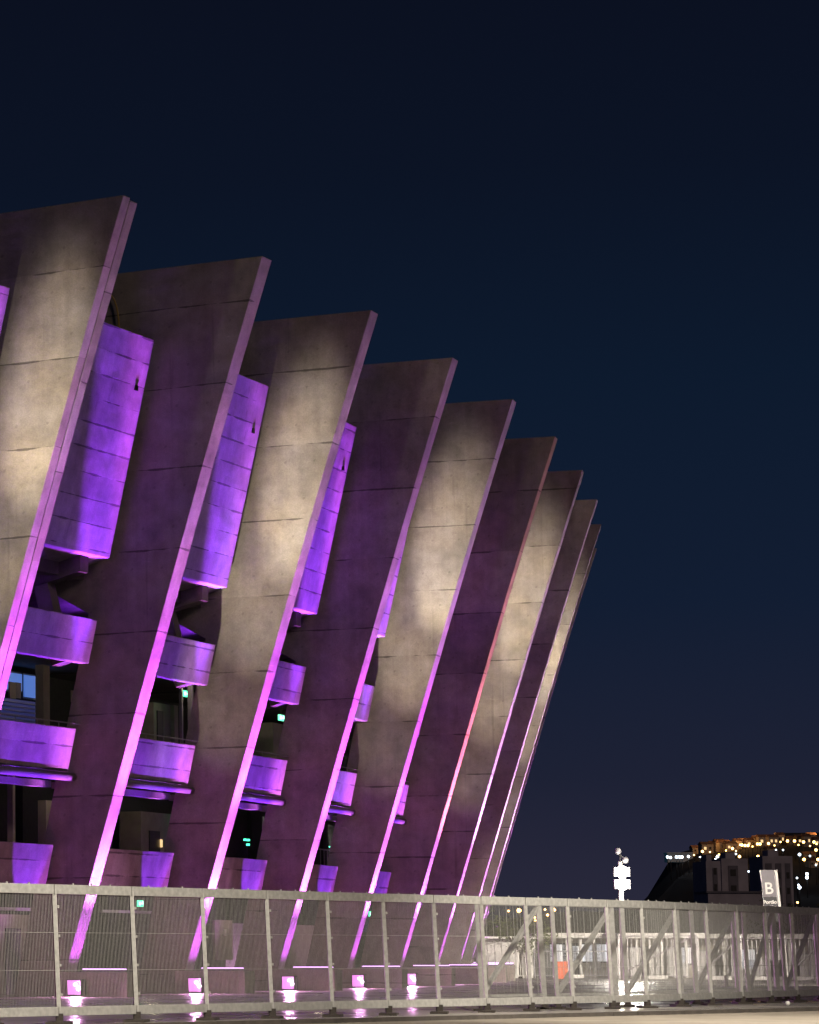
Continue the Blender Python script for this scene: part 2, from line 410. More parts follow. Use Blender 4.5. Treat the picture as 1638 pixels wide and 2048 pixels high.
tag(MB().ball(c, .05).build('warning_lamp', M['red_led'], None, T(c)), 'small red lamp glowing high in the dark opening beside the blue windows', 'lamp')
blk(0, 1.08, 1.10, F1_, 7.6, 2.0, .2, 'column', M['beige']); blk(0, 1.35, 1.405, F1_, 6.3, 2.0, .3, 'column', M['beige'])
MB().tube(bp(0, 1.27, F1_, 1.4, 5), bp(0, 1.27, 7.6, 1.4, 5), .06, n=8).build('drain_pipe', M['pipe'], stadium, frame(1))
# second opening
room(1, 1.435, 1.765, F1_, 6.35, 3.0, 1.515, 1.622, 1.33)
blk(1, 1.612, 1.632, 5.12, 5.40, 2.9, .03, 'window', M['lit'], zr=F1_)
room(1, 1.41, 1.586, F2_, 10.2, 3.2, 1.44, 1.50, 1.95); blk(1, 1.60, 1.64, F2_, 10.2, 3.1, .2, 'column', M['beige'])
blk(1, 1.315, 1.335, F2_, 11.0, 1.4, .15, 'column', M['pipe']); blk(1, 1.215, 1.228, F2_, 11.0, 1.4, .1, 'column', M['grey'])
exit_sign(1, 1.393, 10.44, 1.9, 'green exit sign in the upper opening right of the first full fin', .62, 8)
exit_sign(1, 1.78, 6.23, 2.4, 'green exit sign at the right edge of the lower opening with the beige room', .3, 4.4)
# third opening
room(2, 1.665, 1.803, F2_, 10.2, 2.6); room(2, 1.96, 2.08, F2_, 10.2, 2.6)
blk(2, 1.80, 1.965, F2_, 9.7, 3.3, .08, 'door', M['door'])
exit_sign(2, 1.437, 10.22, 1.6, 'green exit sign above the doorway between two pale walls', .55, 8)
exit_sign(2, 1.91, 6.66, 2.0, 'bright green exit sign under the cable tray beside the third full fin', .6, 4.4)
for u in (1.727, 1.83): blk(2, u, u+.010, F1_, 6.6, 2.4, .06, 'column', M['tray'])
blk(2, 1.73, 1.832, 5.55, 5.66, 2.38, .05, 'door_rail', M['tray'])
for u, z, w_ in ((1.672, 5.70, .07), (1.712, 5.70, .17), (1.712, 5.52, .13)):
    c = bp(2, u, z, 3.0, 4.4)
    tag(MB().box(c, (w_, .1, .07), ang(3)-math.pi/2+math.pi/2).build('status_lamp', M['green_dim'], None, T(c)), 'tiny green status light deep in the dark lower opening', 'indicator light', 'green status lights inside the lower opening')
# fourth opening
c = bp(3, 1.942, 10.07, 1.7, 8)
tag(MB().ball(c, .06).build('ceiling_lamp', M['warmlamp'], None, T(c)), 'small white lamp in the narrow upper opening behind the fourth fin', 'lamp')
for k, u in enumerate((1.75, 1.78, 1.85, 1.90, 1.97, 2.0)):
    c = bp(3, u, 5.72-.01*k, 2.2, 4.4)
    tag(MB().ball(c, .03).build('rail_lamp', M['green_dim'], None, T(c)), 'pinpoint pale green light above the inner railing', 'indicator light', 'row of pinpoint lights over the inner railing')
rl = MB()
for k in range(9): rl.bar(bp(3, 1.3+.06*k, F1_, 1.5, 4.4), bp(3, 1.3+.06*k, 5.5, 1.5, 4.4), .03)
rl.bar(bp(3, 1.25, 5.5, 1.5, 4.4), bp(3, 1.85, 5.5, 1.5, 4.4), .05); rl.build('inner_railing', M['tray'], stadium, frame(4))
# fifth opening
exit_sign(4, 1.715, 6.38, .9, 'bright green exit sign in the narrow slot behind the fifth fin', .75, 4.4)
# ground floor behind the fence
room(0, 1.05, 1.62, 0, 2.6, 2.2, 1.28, 1.40, 2.15)
blk(0, .9, 1.365, 2.70, 2.80, 1.2, .12, 'cable_tray', M['tray'], zr=0)
exit_sign(1, 1.131, 3.05, .9, 'green exit sign behind the mesh fence beside the second fence post', .42, 0)
blk(1, 1.0, 1.52, 2.74, 2.83, 1.8, .12, 'cable_tray', M['tray'], zr=0)
w = blk(2, 1.241, 1.466, 1.1, 2.59, 1.9, .1, 'wall_panel', M['beige'], zr=0); blk(2, 1.345, 1.375, 2.0, 2.25, 1.86, .05, 'notice', M['white'], w, zr=0)
room(2, 1.6, 2.1, 0, 2.5, 2.6, m='grey'); room(3, 1.37, 1.80, 0, 2.5, 2.0, m='beige')
c = bp(3, 1.693, 2.26, 1.4, 0); tag(MB().ball(c, .07).build('bulkhead_lamp', M['warmlamp'], None, T(c)), 'small round white lamp behind the fence below the fourth fin', 'lamp')
exit_sign(4, 1.545, 3.05, 1.0, 'green exit sign behind the fence crossed by a magenta fin edge', .4, 0)
c = bp(4, 1.541, 1.67, .8, 0); q = MB(); d = (bp(4, .95, 1, 1)-bp(4, .9, 1, 1)).normalized(); n = Vector((d.y, -d.x, 0))
q.hexa([c-d*.13-Vector((0, 0, .4)), c+d*.13-Vector((0, 0, .4)), c+d*.13-n*.05-Vector((0, 0, .4)), c-d*.13-n*.05-Vector((0, 0, .4)),
        c-d*.30+Vector((0, 0, .4)), c+d*.30+Vector((0, 0, .4)), c+d*.30-n*.05+Vector((0, 0, .4)), c-d*.30-n*.05+Vector((0, 0, .4))])
tag(q.build('wall_sign', M['white'], None, T(c)), 'white tapered sign on the dark wall behind the fence', 'sign')
room(4, 1.2, 1.5, 0, 2.6, 1.6, m='beige')
# loop of cable hanging off the back of the twin fin
cb = MB(); pts = []
for k in range(15):
    a = math.pi*(k/14-.5)
    pts.append(P3(1, edge(21)-4.75+.42*math.cos(a), 21.1+1.15*math.sin(a), -.12))
for a, b in zip(pts, pts[1:]): cb.tube(a, b, .03, n=6)
cb.build('hanging_cable', simple('ochre cable', (.30, .22, .05), .6), stadium, frame(1))

# ------------------------------------------------------------------ luminaires at the fin feet (each a thing of its own)
EDGE_COL, BAY_COL, WHITE_COL = (.68, .095, 1.0), (.25, .032, 1.0), (1.0, .86, .62)
ORD = ['leftmost', 'second', 'third', 'fourth', 'fifth', 'sixth', 'seventh', 'eighth', 'ninth', 'tenth', 'eleventh', 'twelfth']
TOPC = {0: (1, .80, .95), 4: (.95, .95, 1), 5: (1, .82, .62)}
EDGEC = {5: (1.0, .20, .40), 6: (.85, .32, 1.0), 7: (.85, .36, 1.0), 8: (.85, .36, 1.0)}
for i in range(0, I1+1):
    a = ang(i); rz = math.atan2(-math.cos(a), math.sin(a)); nm = ORD[i-1] if i >= 1 else ''
    if i >= 1:
        c = P3(i, R+.80, .30, -.34); fr = T(P3(i, R+.8, 0, -.34)) @ Matrix.Rotation(rz, 4, 'Z')
        fl = empty('floodlight', c, f'{nm} square magenta floodlight from the left, at the foot of a fin footing', 'floodlight', 'square floodlights at the fin feet', fr=fr)
        MB().box(P3(i, R+.8, .29, -.31), (.50, .34, .50), rz).build('housing', M['black'], fl, fr, bevel=.01)
        MB().box(P3(i, R+.8, .29, -.49), (.44, .03, .44), rz).build('lens', M['lens'], fl, fr)
        bl = MB(); bl.ball(P3(i, R+.86, .38, -.50), .07, sz=.8); bl.ball(P3(i, R+.97, .25, -.50), .07, sz=.8); bl.build('bulb', M['bulb'], fl, fr, smooth=True)
        b = MB(); b.bar(P3(i, R+.54, .02, -.31), P3(i, R+.54, .5, -.31), .03); b.bar(P3(i, R+1.06, .02, -.31), P3(i, R+1.06, .5, -.31), .03)
        b.build('bracket', M['tray'], fl, fr)
    lb = empty('led_bar', P3(i, R+1.6, .76, .3), (f'{nm} violet LED strip from the left, lying on a fin footing' if i else 'violet LED strip on the footing of the twin fin at the left edge'), 'led strip', 'LED strips on the fin footings', fr=T(P3(i, R+1.6, .76, .3)) @ Matrix.Rotation(rz, 4, 'Z'))
    fr = WM[lb.name]
    MB().box(P3(i, R+1.6, .80, .02), (1.55, .1, .07), rz).build('casing', M['grey'], lb, fr)
    MB().box(P3(i, R+1.6, .85, .02), (1.5, .08, .035), rz).build('lens', M['ledbar'], lb, fr)
    # beam up the fin edge
    light('fin_edge_beam', 'SPOT', P3(i, R+2.3, .95, .36), EDGE_COL, 950, P3(i, R+.6, 2.1, .36), spot_size=math.radians(66), spot_blend=.6, shadow_soft_size=.05)
    if 1 <= i <= 7: light('floodlight_beam', 'SPOT', P3(i, R+.88, .36, -.56), (1, .42, .88), 1700, P3(i, R+3.5, 0, -4), spot_size=math.radians(150), spot_blend=.4, shadow_soft_size=.15)
    light('fin_edge_beam', 'SPOT', P3(i, R+2.0, .95, .36), EDGEC.get(i, EDGE_COL), 120000, P3(i, edge(9.8), 9.8, .36), spot_size=math.radians(17.5), spot_blend=1.0, shadow_soft_size=.12)
    light('fin_edge_beam', 'SPOT', P3(i, R+2.0, .95, .36), (.74, .15, 1.0), 17000, P3(i, edge(4.2), 4.2, .36), spot_size=math.radians(44), spot_blend=1.0, shadow_soft_size=.12)
    light('fin_edge_beam', 'SPOT', P3(i, R+2.2, .95, .36), TOPC.get(i, (1.0, .86, .93)), 24000, P3(i, edge(20.5), 20.5, .36), spot_size=math.radians(11), spot_blend=1.0, shadow_soft_size=.12)
def tilt(i, p, ang_deg, lean):
    """aim from p straight up the leaning wall, tipped ang_deg away from fin i"""
    k = math.tan(math.radians(ang_deg)); e = P3(i, 1, 0)-P3(i, 0, 0); n = P3(i, 0, 0, 1)-P3(i, 0, 0, 0)
    return p + Vector((0, 0, 10)) + e*lean*10 - n*k*10
for i in range(0, I1+1):
    # washes up the bay in front of the wall line, tipped away from the fin beside them
    p = P3(i, R+1.25, .62, -.62)
    light('bay_wash', 'SPOT', p, BAY_COL, 150000, tilt(i, p, 4.0, .115), spot_size=math.radians(12.5), spot_blend=.7, shadow_soft_size=.05)
    light('bay_wash', 'SPOT', p, BAY_COL, 17000, tilt(i, p, 18, .06), spot_size=math.radians(40), spot_blend=.5, shadow_soft_size=.05)
    p = P3(i, R+1.5, .2, -1.75)
    light('bay_wash', 'SPOT', p, BAY_COL, 2600, P3(i, rw(4.6), 4.6, -1.75), spot_size=math.radians(31), spot_blend=.3, shadow_soft_size=.05)
    # light thrown sideways by the strips on the footings
    if i <= 8: light('strip_spill', 'SPOT', P3(i, R+2.2, 1.15, .5), (.85, .13, .56), 380, P3(i+1, R+2, 5.5, 0), spot_size=math.radians(130), spot_blend=1.0, shadow_soft_size=.3)
    if i < I1:   # small uplight on the parapet under the stand
        light('soffit_light', 'SPOT', P3(i, rw(11.6)-1.0, 11.95, -3.4), BAY_COL, 1900, P3(i, rw(11.6)-2.0, 14, -4.1), spot_size=math.radians(104), spot_blend=.6, shadow_soft_size=.08)
for i in (0, 2, 4, 6, 8):
    # warm floodlights on every other fin
    p = P3(i, R+1.15, .9, -7.2)
    for z, inn, size, bl, e in ((17.0, .7, 11.5, 1.0, 46000), (14.6, 1.2, 20, 1.0, 13000), (11.5, 1.4, 30, 1.0, 2600)):
        light('fin_floodlight', 'SPOT', p, WHITE_COL, e, P3(i, edge(z)-inn, z, 0), spot_size=math.radians(size), spot_blend=bl, shadow_soft_size=.15)
# dim working lights left on inside the open storeys
for i, u in ((0, 1.3), (1, 1.25), (2, 1.35), (3, 1.4)):
    for z, zr, e in ((10.7, 8, 26), (7.2, 4.4, 22), (3.3, 0, 24)):
        light('corridor_light', 'POINT', bp(i, u, z, .9, zr), (1, .86, .6), e, shadow_soft_size=.1)

# ------------------------------------------------------------------ ground
def sheet(name, pts, m, z):
    mb = MB(); mb.add([(x, y, z) for x, y in pts], [tuple(range(len(pts)))]); return structure(mb.build(name, m, None, T((0, 0, 0))))
kd = Vector((.62, .78, 0)).normalized()
KA, KB = at_depth(0, 57.6), at_depth(1638, 78.5); kv = (KB-KA).normalized(); kn = Vector((kv.y, -kv.x, 0))
A, B = KA-kv*150, KB+kv*260
sheet('ground', [(-6000, -3000), (6000, -3000), (6000, 6000), (-6000, 6000)], M['land'], -.13)
rd = [A, B, B+kn*230, A+kn*230]
sheet('road', [(p.x, p.y) for p in rd], M['road'], -.085)
pz = [A, B, B-kn*420, A-kn*420]
q = MB(); q.hexa([(p.x, p.y, -.12) for p in pz]+[(p.x, p.y, 0) for p in pz]); structure(q.build('plaza', M['paving'], None, T((0, 0, 0)) @ Matrix.Rotation(math.atan2(kv.y, kv.x), 4, 'Z')))
q = MB()
for k in range(-40, 180):
    a = KA+kv*(k*1.0+.004)+kn*.002; b = KA+kv*(k*1.0+.992)+kn*.002
    q.hexa([p+Vector((0, 0, -.12)) for p in (a, a+kn*.14, b+kn*.14, b)] + [p+Vector((0, 0, .004)) for p in (a, a+kn*.13, b+kn*.13, b)])
structure(q.build('kerb', M['kerb'], None, T(KA)))
a, b = at_depth(1500, 58), at_depth(1760, 66)
dv = (b-a).normalized(); nv = Vector((dv.y, -dv.x, 0))*.09
q = MB(); q.add([(p.x, p.y, -.081) for p in (a-nv, b-nv, b+nv, a+nv)], [(0, 1, 2, 3)]); structure(q.build('road_marking', M['line'], None, T((0, 0, 0))))

# ------------------------------------------------------------------ fence panels along the plaza
def fpt(px):                        # where a picture bearing meets the fence line
    d = (2.11-.848*59.3)/((px-CX)/F-.848); d *= 1 + max(0, px-1290)/270*.04; return at_depth(px, d)
FH = 2.62
LEANF = Vector((-.035, 0, 1))
def up(p, z): return p + LEANF*z
posts = [-155, -25, 115, 270, 411, 540, 661, 773, 874, 969, 1058, 1142, 1220, 1290, 1356, 1419, 1480, 1537, 1590, 1641, 1690]
flab = ['at the left picture edge', 'left of the first fence post in view', 'crossed by the first magenta fin edge', 'between the first and second lit boxes', 'in front of the second lit box',
        'with the third magenta edge crossing it', 'in front of the fourth lit box', 'just left of the fifth lit box', 'in front of the fifth lit box', 'in front of the last magenta fin edges', 'before the small lit tree',
        'first one right of the small lit tree', 'left of the bright lamp pole', 'right of the bright lamp pole', 'second to the right of the bright lamp pole', 'third to the right of the bright lamp pole', 'left of the gate sign',
        'in front of the gate sign', 'right of the gate sign', 'cut by the right picture edge']
def fence_panel(p0, p1, label, name='fence_panel', group='mesh fence panels along the plaza', dense=1.0, foot=True):
    d = (p1-p0).normalized(); n = Vector((d.y, -d.x, 0)); L = (p1-p0).length; rz = math.atan2(d.y, d.x)
    fr = T(p0) @ Matrix.Rotation(rz, 4, 'Z'); o = empty(name, p0, label, 'fence panel', group, fr=fr)
    e0, e1 = p0+d*.05, p1-d*.05
    q = MB().bar(up(e0, .06), up(e0, FH-.1), .085, .085)
    for z in (.55, 1.1, 1.65, 2.2): q.box(up(e0, z)+n*.04+d*.035, (.05, .045, .05), rz)
    q.build('post', M['steel'], o, fr, bevel=.006)
    if foot:
        q = MB(); q.box(e0+Vector((0, 0, .025)), (.95, .38, .05), rz+.5); q.bar(e0+Vector((0, 0, .05)), e0+Vector((0, 0, .2)), .14)
        q.build('foot', M['rust'], o, fr)
    q = MB()
    q.bar(up(e0, FH-.09)+n*.005-d*.04, up(e1, FH-.09)+n*.005+d*.03, .09, .18)
    nb = max(2, int(L/.55))
    for k in range(1, nb): c = up(e0.lerp(e1, k/nb), FH+.012); q.box(c, (.03, .03, .035), rz)
    q.build('top_rail', M['steel'], o, fr, bevel=.006)
    MB().bar(up(e0, .24)+n*.005-d*.04, up(e1, .24)+n*.005+d*.03, .08, .17).build('bottom_rail', M['steel'], o, fr, bevel=.006)
    q = MB(); nw = int(L/.046/dense)
    for k in range(1, nw):
        b = e0.lerp(e1, k/nw)+n*.02; j = random.uniform(-.004, .004)
        q.bar(up(b, .26)+d*j, up(b, FH-.14)-d*j, .0052, .006, up=tuple(n))
    for k in range(1, 3):
        z = .3+k*(FH-.5)/3; q.bar(up(e0, z)+n*.026, up(e1, z)+n*.026, .004, .006)
    q.build('mesh_infill', M['wire'], o, fr)
    return o
for k in range(len(posts)-1):
    fence_panel(fpt(posts[k]), fpt(posts[k+1]), 'grey steel mesh fence panel ' + flab[k])
# braced gate frames standing just behind the fence on the right
off = Vector((-.35, 1.45, 0))
gl = ['framing the small lit tree', 'left of the bright lamp pole', 'right of the bright lamp pole', 'left of the gate sign', 'behind the gate sign pole', 'at the right picture edge']
for k, (x0, x1) in enumerate(((1014, 1139), (1166, 1284), (1306, 1414), (1444, 1528), (1548, 1606), (1622, 1690))):
    p0, p1 = fpt(x0)+off, fpt(x1)+off
    d = (p1-p0).normalized(); n = Vector((d.y, -d.x, 0)); rz = math.atan2(d.y, d.x); fr = T(p0) @ Matrix.Rotation(rz, 4, 'Z')
    o = empty('braced_gate', p0, 'steel gate frame with one diagonal brace ' + gl[k], 'gate', 'braced gate frames behind the fence', fr=fr)
    h = FH-.06
    MB().bar(up(p0, .1), up(p0, h), .1).build('post', M['steel'], o, fr, bevel=.008)
    MB().bar(up(p1, .1), up(p1, h), .13).build('post', M['steel'], o, fr, bevel=.008)
    MB().bar(up(p0+d*.06, .34), up(p1-d*.06, .34), .07, .06).build('bottom_rail', M['steel'], o, fr)
    MB().bar(up(p0+d*.06, h-.05), up(p1-d*.06, h-.05), .07, .10).build('top_rail', M['steel'], o, fr)
    MB().bar(up(p0+d*.08, .40), up(p1-d*.08, h-.14), .11, .08).build('brace', M['steel'], o, fr)
    for p in (p0, p1):
        q = MB(); q.box(p+Vector((0, 0, .025)), (.85, .3, .05), rz+.4); q.bar(p+Vector((0, 0, .05)), p+Vector((0, 0, .2)), .14); q.build('foot', M['rust'], o, fr)
    q = MB(); nw = int((p1-p0).length/.16)
    for j in range(1, nw):
        b = p0.lerp(p1, j/nw)-n*.05; q.bar(up(b, .36), up(b, h-.08), .007, .006, up=tuple(n))
    q.build('mesh_infill', M['wire'], o, fr)

# ------------------------------------------------------------------ lamp pole
def lamp_pole():
    p = at_depth(1246, 165); o = empty('lamp_pole', p, 'tall white pole with two blazing floodlight heads at the plaza edge', 'street lamp'); fr = T(p)
    top = zat(1716, 165)
    MB().tube(p, p+Vector((0, 0, top-.2)), .17, .12, n=14).build('pole', M['white'], o, fr, smooth=True)
    for py in (1744, 1769):
        z = zat(py, 165)
        q = MB(); q.box(p+Vector((0, -.24, z)), (.86, .26, .5)); q.bar(p+Vector((0, 0, z)), p+Vector((0, -.2, z)), .09); h = q.build('lamp_head', M['grey'], o, fr, bevel=.03)
        q = MB(); q.ball(p+Vector((0, -.46, z)), .33, 20, 14, sz=.9); q.build('lens', M['lamp'], h, fr, smooth=True)
    q = MB(); q.tube(p+Vector((0, 0, top-.3)), p+Vector((0, 0, top+.25)), .05, n=8); q.bar(p+Vector((-.1, 0, top+.2)), p+Vector((.3, 0, top-.05)), .06)
    cm = q.build('camera_bracket', M['black'], o, fr)
    q = MB(); q.ball(p+Vector((-.12, -.1, top+.36)), .17, 12, 8); q.build('dome_camera', M['grey'], o, fr, smooth=True)
    q = MB(); q.ball(p+Vector((.26, -.1, top-.12)), .17, 12, 8); q.build('dome_camera', M['grey'], o, fr, smooth=True)
    for py in (1748, 1770):
        z = zat(py, 165)
        light('plaza_lamp', 'SPOT', p+Vector((0, -1.2, z)), (1, .93, .8), 2200, p+Vector((-8, -60, -4)), spot_size=math.radians(150), spot_blend=.5, shadow_soft_size=.35)
lamp_pole()

# ------------------------------------------------------------------ gate sign with the letter B
def gate_sign():
    D = 150; p = at_depth(1573, D); o = empty('gate_sign', p, 'tall grey sign board with a white letter B on a white pole', 'sign'); fr = T(p)
    sx = D/F                        # metres per picture pixel out there
    zt, zm, zb = zat(1740, D), zat(1793, D), zat(1822, D)
    tilt = Vector((-.07, 0, 1))
    MB().bar(p, p+tilt*zt, .17, .12).build('pole', M['white'], o, fr, bevel=.01)
    def plate(z0, z1, m, name, w=.66, dy=0):
        q = MB(); a, b = p+tilt*z0+Vector((-.085, dy, 0)), p+tilt*z1+Vector((-.085, dy, 0))
        q.hexa([a+Vector((-w, -.05, 0)), a+Vector((0, -.05, 0)), a+Vector((0, .05, 0)), a+Vector((-w, .05, 0)),
                b+Vector((-w, -.05, 0)), b+Vector((0, -.05, 0)), b+Vector((0, .05, 0)), b+Vector((-w, .05, 0))])
        return q.build(name, m, o, fr)
    up_ = plate(zm, zt, M['board'], 'sign_board'); dn = plate(zb-.5, zm-.02, M['boarddark'], 'name_board')
    rot = Matrix.Rotation(math.pi/2, 4, 'X')
    def put(body, name, size, z, x, par, bold=0, al='LEFT'):
        c = p+tilt*z+Vector((x, -.062, 0))
        sh = Matrix(((1, -.07, 0, 0), (0, 1, 0, 0), (0, 0, 1, 0), (0, 0, 0, 1)))
        return text(body, name, size, M['white'], par, T(c) @ rot @ sh, .008, bold, al)
    put('B', 'letter', .78, zm+.12, -.66, up_, .012)
    put('Port\u00e3o', 'lettering', .235, zm-.33, -.12, dn, .006, 'RIGHT'); put('Gate', 'lettering', .15, zm-.52, -.12, dn, .0, 'RIGHT')
gate_sign()

# ------------------------------------------------------------------ entrance buildings, far fences
def kiosk(x0, x1, D, ytop, label, seg):
    p0, p1 = at_depth(x0, D), at_depth(x1, D); z = zat(ytop, D); W = (p1-p0).length; d = (p1-p0).normalized(); n = Vector((d.y, -d.x, 0))
    fr = T(p0); o = empty('entrance_building', p0, label, 'building', fr=fr)
    rz = math.atan2(d.y, d.x); mid = p0.lerp(p1, .5)
    MB().box(mid+Vector((0, 0, z-.16))-n*1.0, (W+.6, 6.0, .30), rz).build('roof', M['white'], o, fr, bevel=.02)
    MB().box(mid+Vector((0, 0, (z-.31)/2))-n*1.4, (W, 3.6, z-.31), rz).build('wall', M['beige'], o, fr)
    for u, w, h0, h1, m, nm in seg:
        c = p0.lerp(p1, u)+n*.42+Vector((0, 0, (h0+h1)/2)); f = MB().box(c, (w+.14, .05, h1-h0+.14), rz).build(nm, M['black'] if m != 'offwhite' else M['grey'], o, fr)
        MB().box(c+n*.035, (w, .04, h1-h0), rz).build('pane' if nm == 'window' else 'leaf', M[m], f, fr)
    for k in range(1, 6):
        c = p0.lerp(p1, k/6)+n*1.6; MB().bar(c, c+Vector((0, 0, z-.3)), .12).build('post', M['white'], o, fr)
    return o
M['winlit'] = glow('lit office window', (.95, .95, 1.0), .55)
kiosk(1069, 1232, 185, 1866, 'low entrance building with a white roof edge left of the lamp pole',
      [(.30, 1.2, .9, 1.9, 'winlit', 'window'), (.12, 1.0, 0, 1.9, 'door', 'door'), (.52, .7, .9, 1.8, 'winlit', 'window'), (.62, .7, .9, 1.9, 'winlit', 'window'), (.72, .6, .5, 1.9, 'offwhite', 'door'), (.83, .8, .9, 1.9, 'winlit', 'window'), (.92, .7, .9, 1.9, 'winlit', 'window'), (.42, .9, 0, 1.9, 'door', 'door')])
kiosk(1238, 1384, 180, 1866, 'low entrance building with a bright roof edge right of the lamp pole',
      [(.15, 2.2, .1, 1.7, 'offwhite', 'door'), (.45, 1.6, .1, 1.7, 'offwhite', 'door'), (.72, 1.6, .1, 1.7, 'offwhite', 'door'), (.9, .5, .8, 1.7, 'winlit', 'window')])
kiosk(1392, 1650, 186, 1868, 'long low entrance building under the gate sign with white panels',
      [(.1, 2.4, .05, 1.5, 'offwhite', 'door'), (.25, 1.9, .05, 1.5, 'offwhite', 'door'), (.36, 1.2, .5, 1.6, 'winlit', 'window'), (.5, 2.3, .05, 1.0, 'offwhite', 'door'), (.66, 1.9, .05, 1.6, 'offwhite', 'door'), (.82, 2.3, .05, 1.3, 'offwhite', 'door')])
def bar_fence(x0, x1, D0, D1, h, label, step=.16, mtl='tray', brace=False, foot=True):
    p0, p1 = at_depth(x0, D0), at_depth(x1, D1); L = (p1-p0).length; d = (p1-p0).normalized(); fr = T(p0)
    o = empty('bar_fence', p0, label, 'fence', fr=fr)
    n = int(L/2.6)
    for k in range(n+1): c = p0+d*(L*k/n); MB().bar(c, c+Vector((0, 0, h+.06)), .09).build('post', M[mtl], o, fr)
    q = MB(); q.bar(p0+Vector((0, 0, h-.06)), p1+Vector((0, 0, h-.06)), .05); q.build('rail', M[mtl], o, fr)
    q = MB(); q.bar(p0+Vector((0, 0, .15)), p1+Vector((0, 0, .15)), .05); q.build('rail', M[mtl], o, fr)
    q = MB()
    for k in range(1, int(L/step)): c = p0+d*(k*step); q.bar(c+Vector((0, 0, .12)), c+Vector((0, 0, h-.05)), .022)
    q.build('bars', M[mtl], o, fr)
    if brace:
        for k in range(0, n, 2): c = p0+d*(L*k/n); e = p0+d*(L*(k+1)/n); MB().bar(c+Vector((0, 0, .2)), e+Vector((0, 0, h)), .07).build('brace', M[mtl], o, fr)
    if foot:
        q = MB(); mm = d.cross(Vector((0, 0, 1)))
        for k in range(n): c = p0+d*(L*(k+.5)/n); q.box(c+mm*.1+Vector((0, 0, .09)), (random.uniform(.6, 1.5), .3, .18), math.atan2(d.y, d.x))
        q.build('ballast_block', M['white'], o, fr)
bar_fence(962, 1052, 168, 172, 2.0, 'white barred fence glowing violet behind the last fins', .2, 'white', foot=False)
bar_fence(1068, 1232, 176, 176, 1.55, 'dark barred fence in front of the left entrance building', .15, 'grey')
bar_fence(1238, 1392, 170, 168, 2.35, 'tall barred fence right of the lamp pole', .24, 'tray', True)
bar_fence(1396, 1660, 166, 160, 2.2, 'tall barred fence with diagonal braces below the gate sign', .26, 'tray', True)
p = at_depth(1030, 174); q = MB(); q.box(p+Vector((0, 3, 1.1)), (3.3, .3, 2.2)); q.box(p+Vector((0, 2.7, 2.25)), (3.5, 1.2, .12)); tag(q.build('ticket_booth', M['white'], None, T(p)), 'white panelled booth behind the violet lit barred fence', 'booth')
for k, x in enumerate((1116, 1127)):
    p = at_depth(x, 172+k); fr = T(p); q = MB(); q.box(p+Vector((0, 0, .5)), (.42, .1, .85)); q.box(p+Vector((0, 0, .04)), (.5, .5, .08))
    tag(q.build('barrier', M['orange'], None, fr), 'orange plastic barrier by the left entrance building', 'barrier', 'orange barriers by the entrance')
for k, (x, D, h) in enumerate(((1277, 150, .62), (1394, 140, .5), (1451, 128, .4))):
    p = at_depth(x, D); q = MB(); q.tube(p, p+Vector((0, 0, h)), .09, .07); q.tube(p, p+Vector((0, 0, .04)), .2); q.ball(p+Vector((0, 0, h)), .09)
    tag(q.build('bollard', M['white' if k == 0 else 'grey'], None, T(p)), ['short white bollard near the lamp reflection', 'short grey bollard before the tall barred fence', 'lowest grey bollard before the braced fence'][k], 'bollard')
# small ball lying on the road edge
p = at_depth(1572, 81); tag(MB().ball(p+Vector((0, 0, .06)), .06, 14, 10).build('ball', M['white'], None, T(p), smooth=True), 'small pale ball lying before the fence under the gate sign', 'ball')

# ------------------------------------------------------------------ trees
def tree(px, D, h, w, label, n=900, base=0.0):
    p = at_depth(px, D, base); o = empty('tree', p, label, 'tree', fr=T(p)); fr = T(p)
    q = MB(); q.tube(p, p+Vector((.05, 0, h*.45)), .14*h/4, .09*h/4, n=8)
    ends = []
    for k in range(7):
        a = k*2.4; e = p+Vector((math.cos(a)*w*.32, math.sin(a)*w*.32, h*(.55+.3*random.random()))); q.tube(p+Vector((.05, 0, h*.42)), e, .06*h/4, .02*h/4, n=6); ends.append(e)
    q.build('trunk', M['bark'], o, fr)
    q = MB(); cl = [e + Vector((random.gauss(0, w*.12), random.gauss(0, w*.12), random.gauss(0, h*.07))) for e in ends for _ in range(3)]
    for _ in range(n):
        c = random.choice(cl)+Vector([random.gauss(0, w*.085) for _ in range(3)]); s = random.uniform(.06, .14)*h/4
        u = Vector([random.gauss(0, 1) for _ in range(3)]).normalized(); v = u.orthogonal().normalized()
        q.add([c-u*s, c+v*s*.5, c+u*s, c-v*s*.5], [(0, 1, 2, 3)])
    q.build('crown', M['leaf'], o, fr)
tree(1040, 172, 3.2, 3.0, 'small lamplit tree beside the white booth')
tree(1612, 196, 4.2, 6, 'low bushy tree behind the entrance building under the gate sign', 1200)
tree(1004, 205, 4.0, 5, 'dark tree behind the white booth', 900)

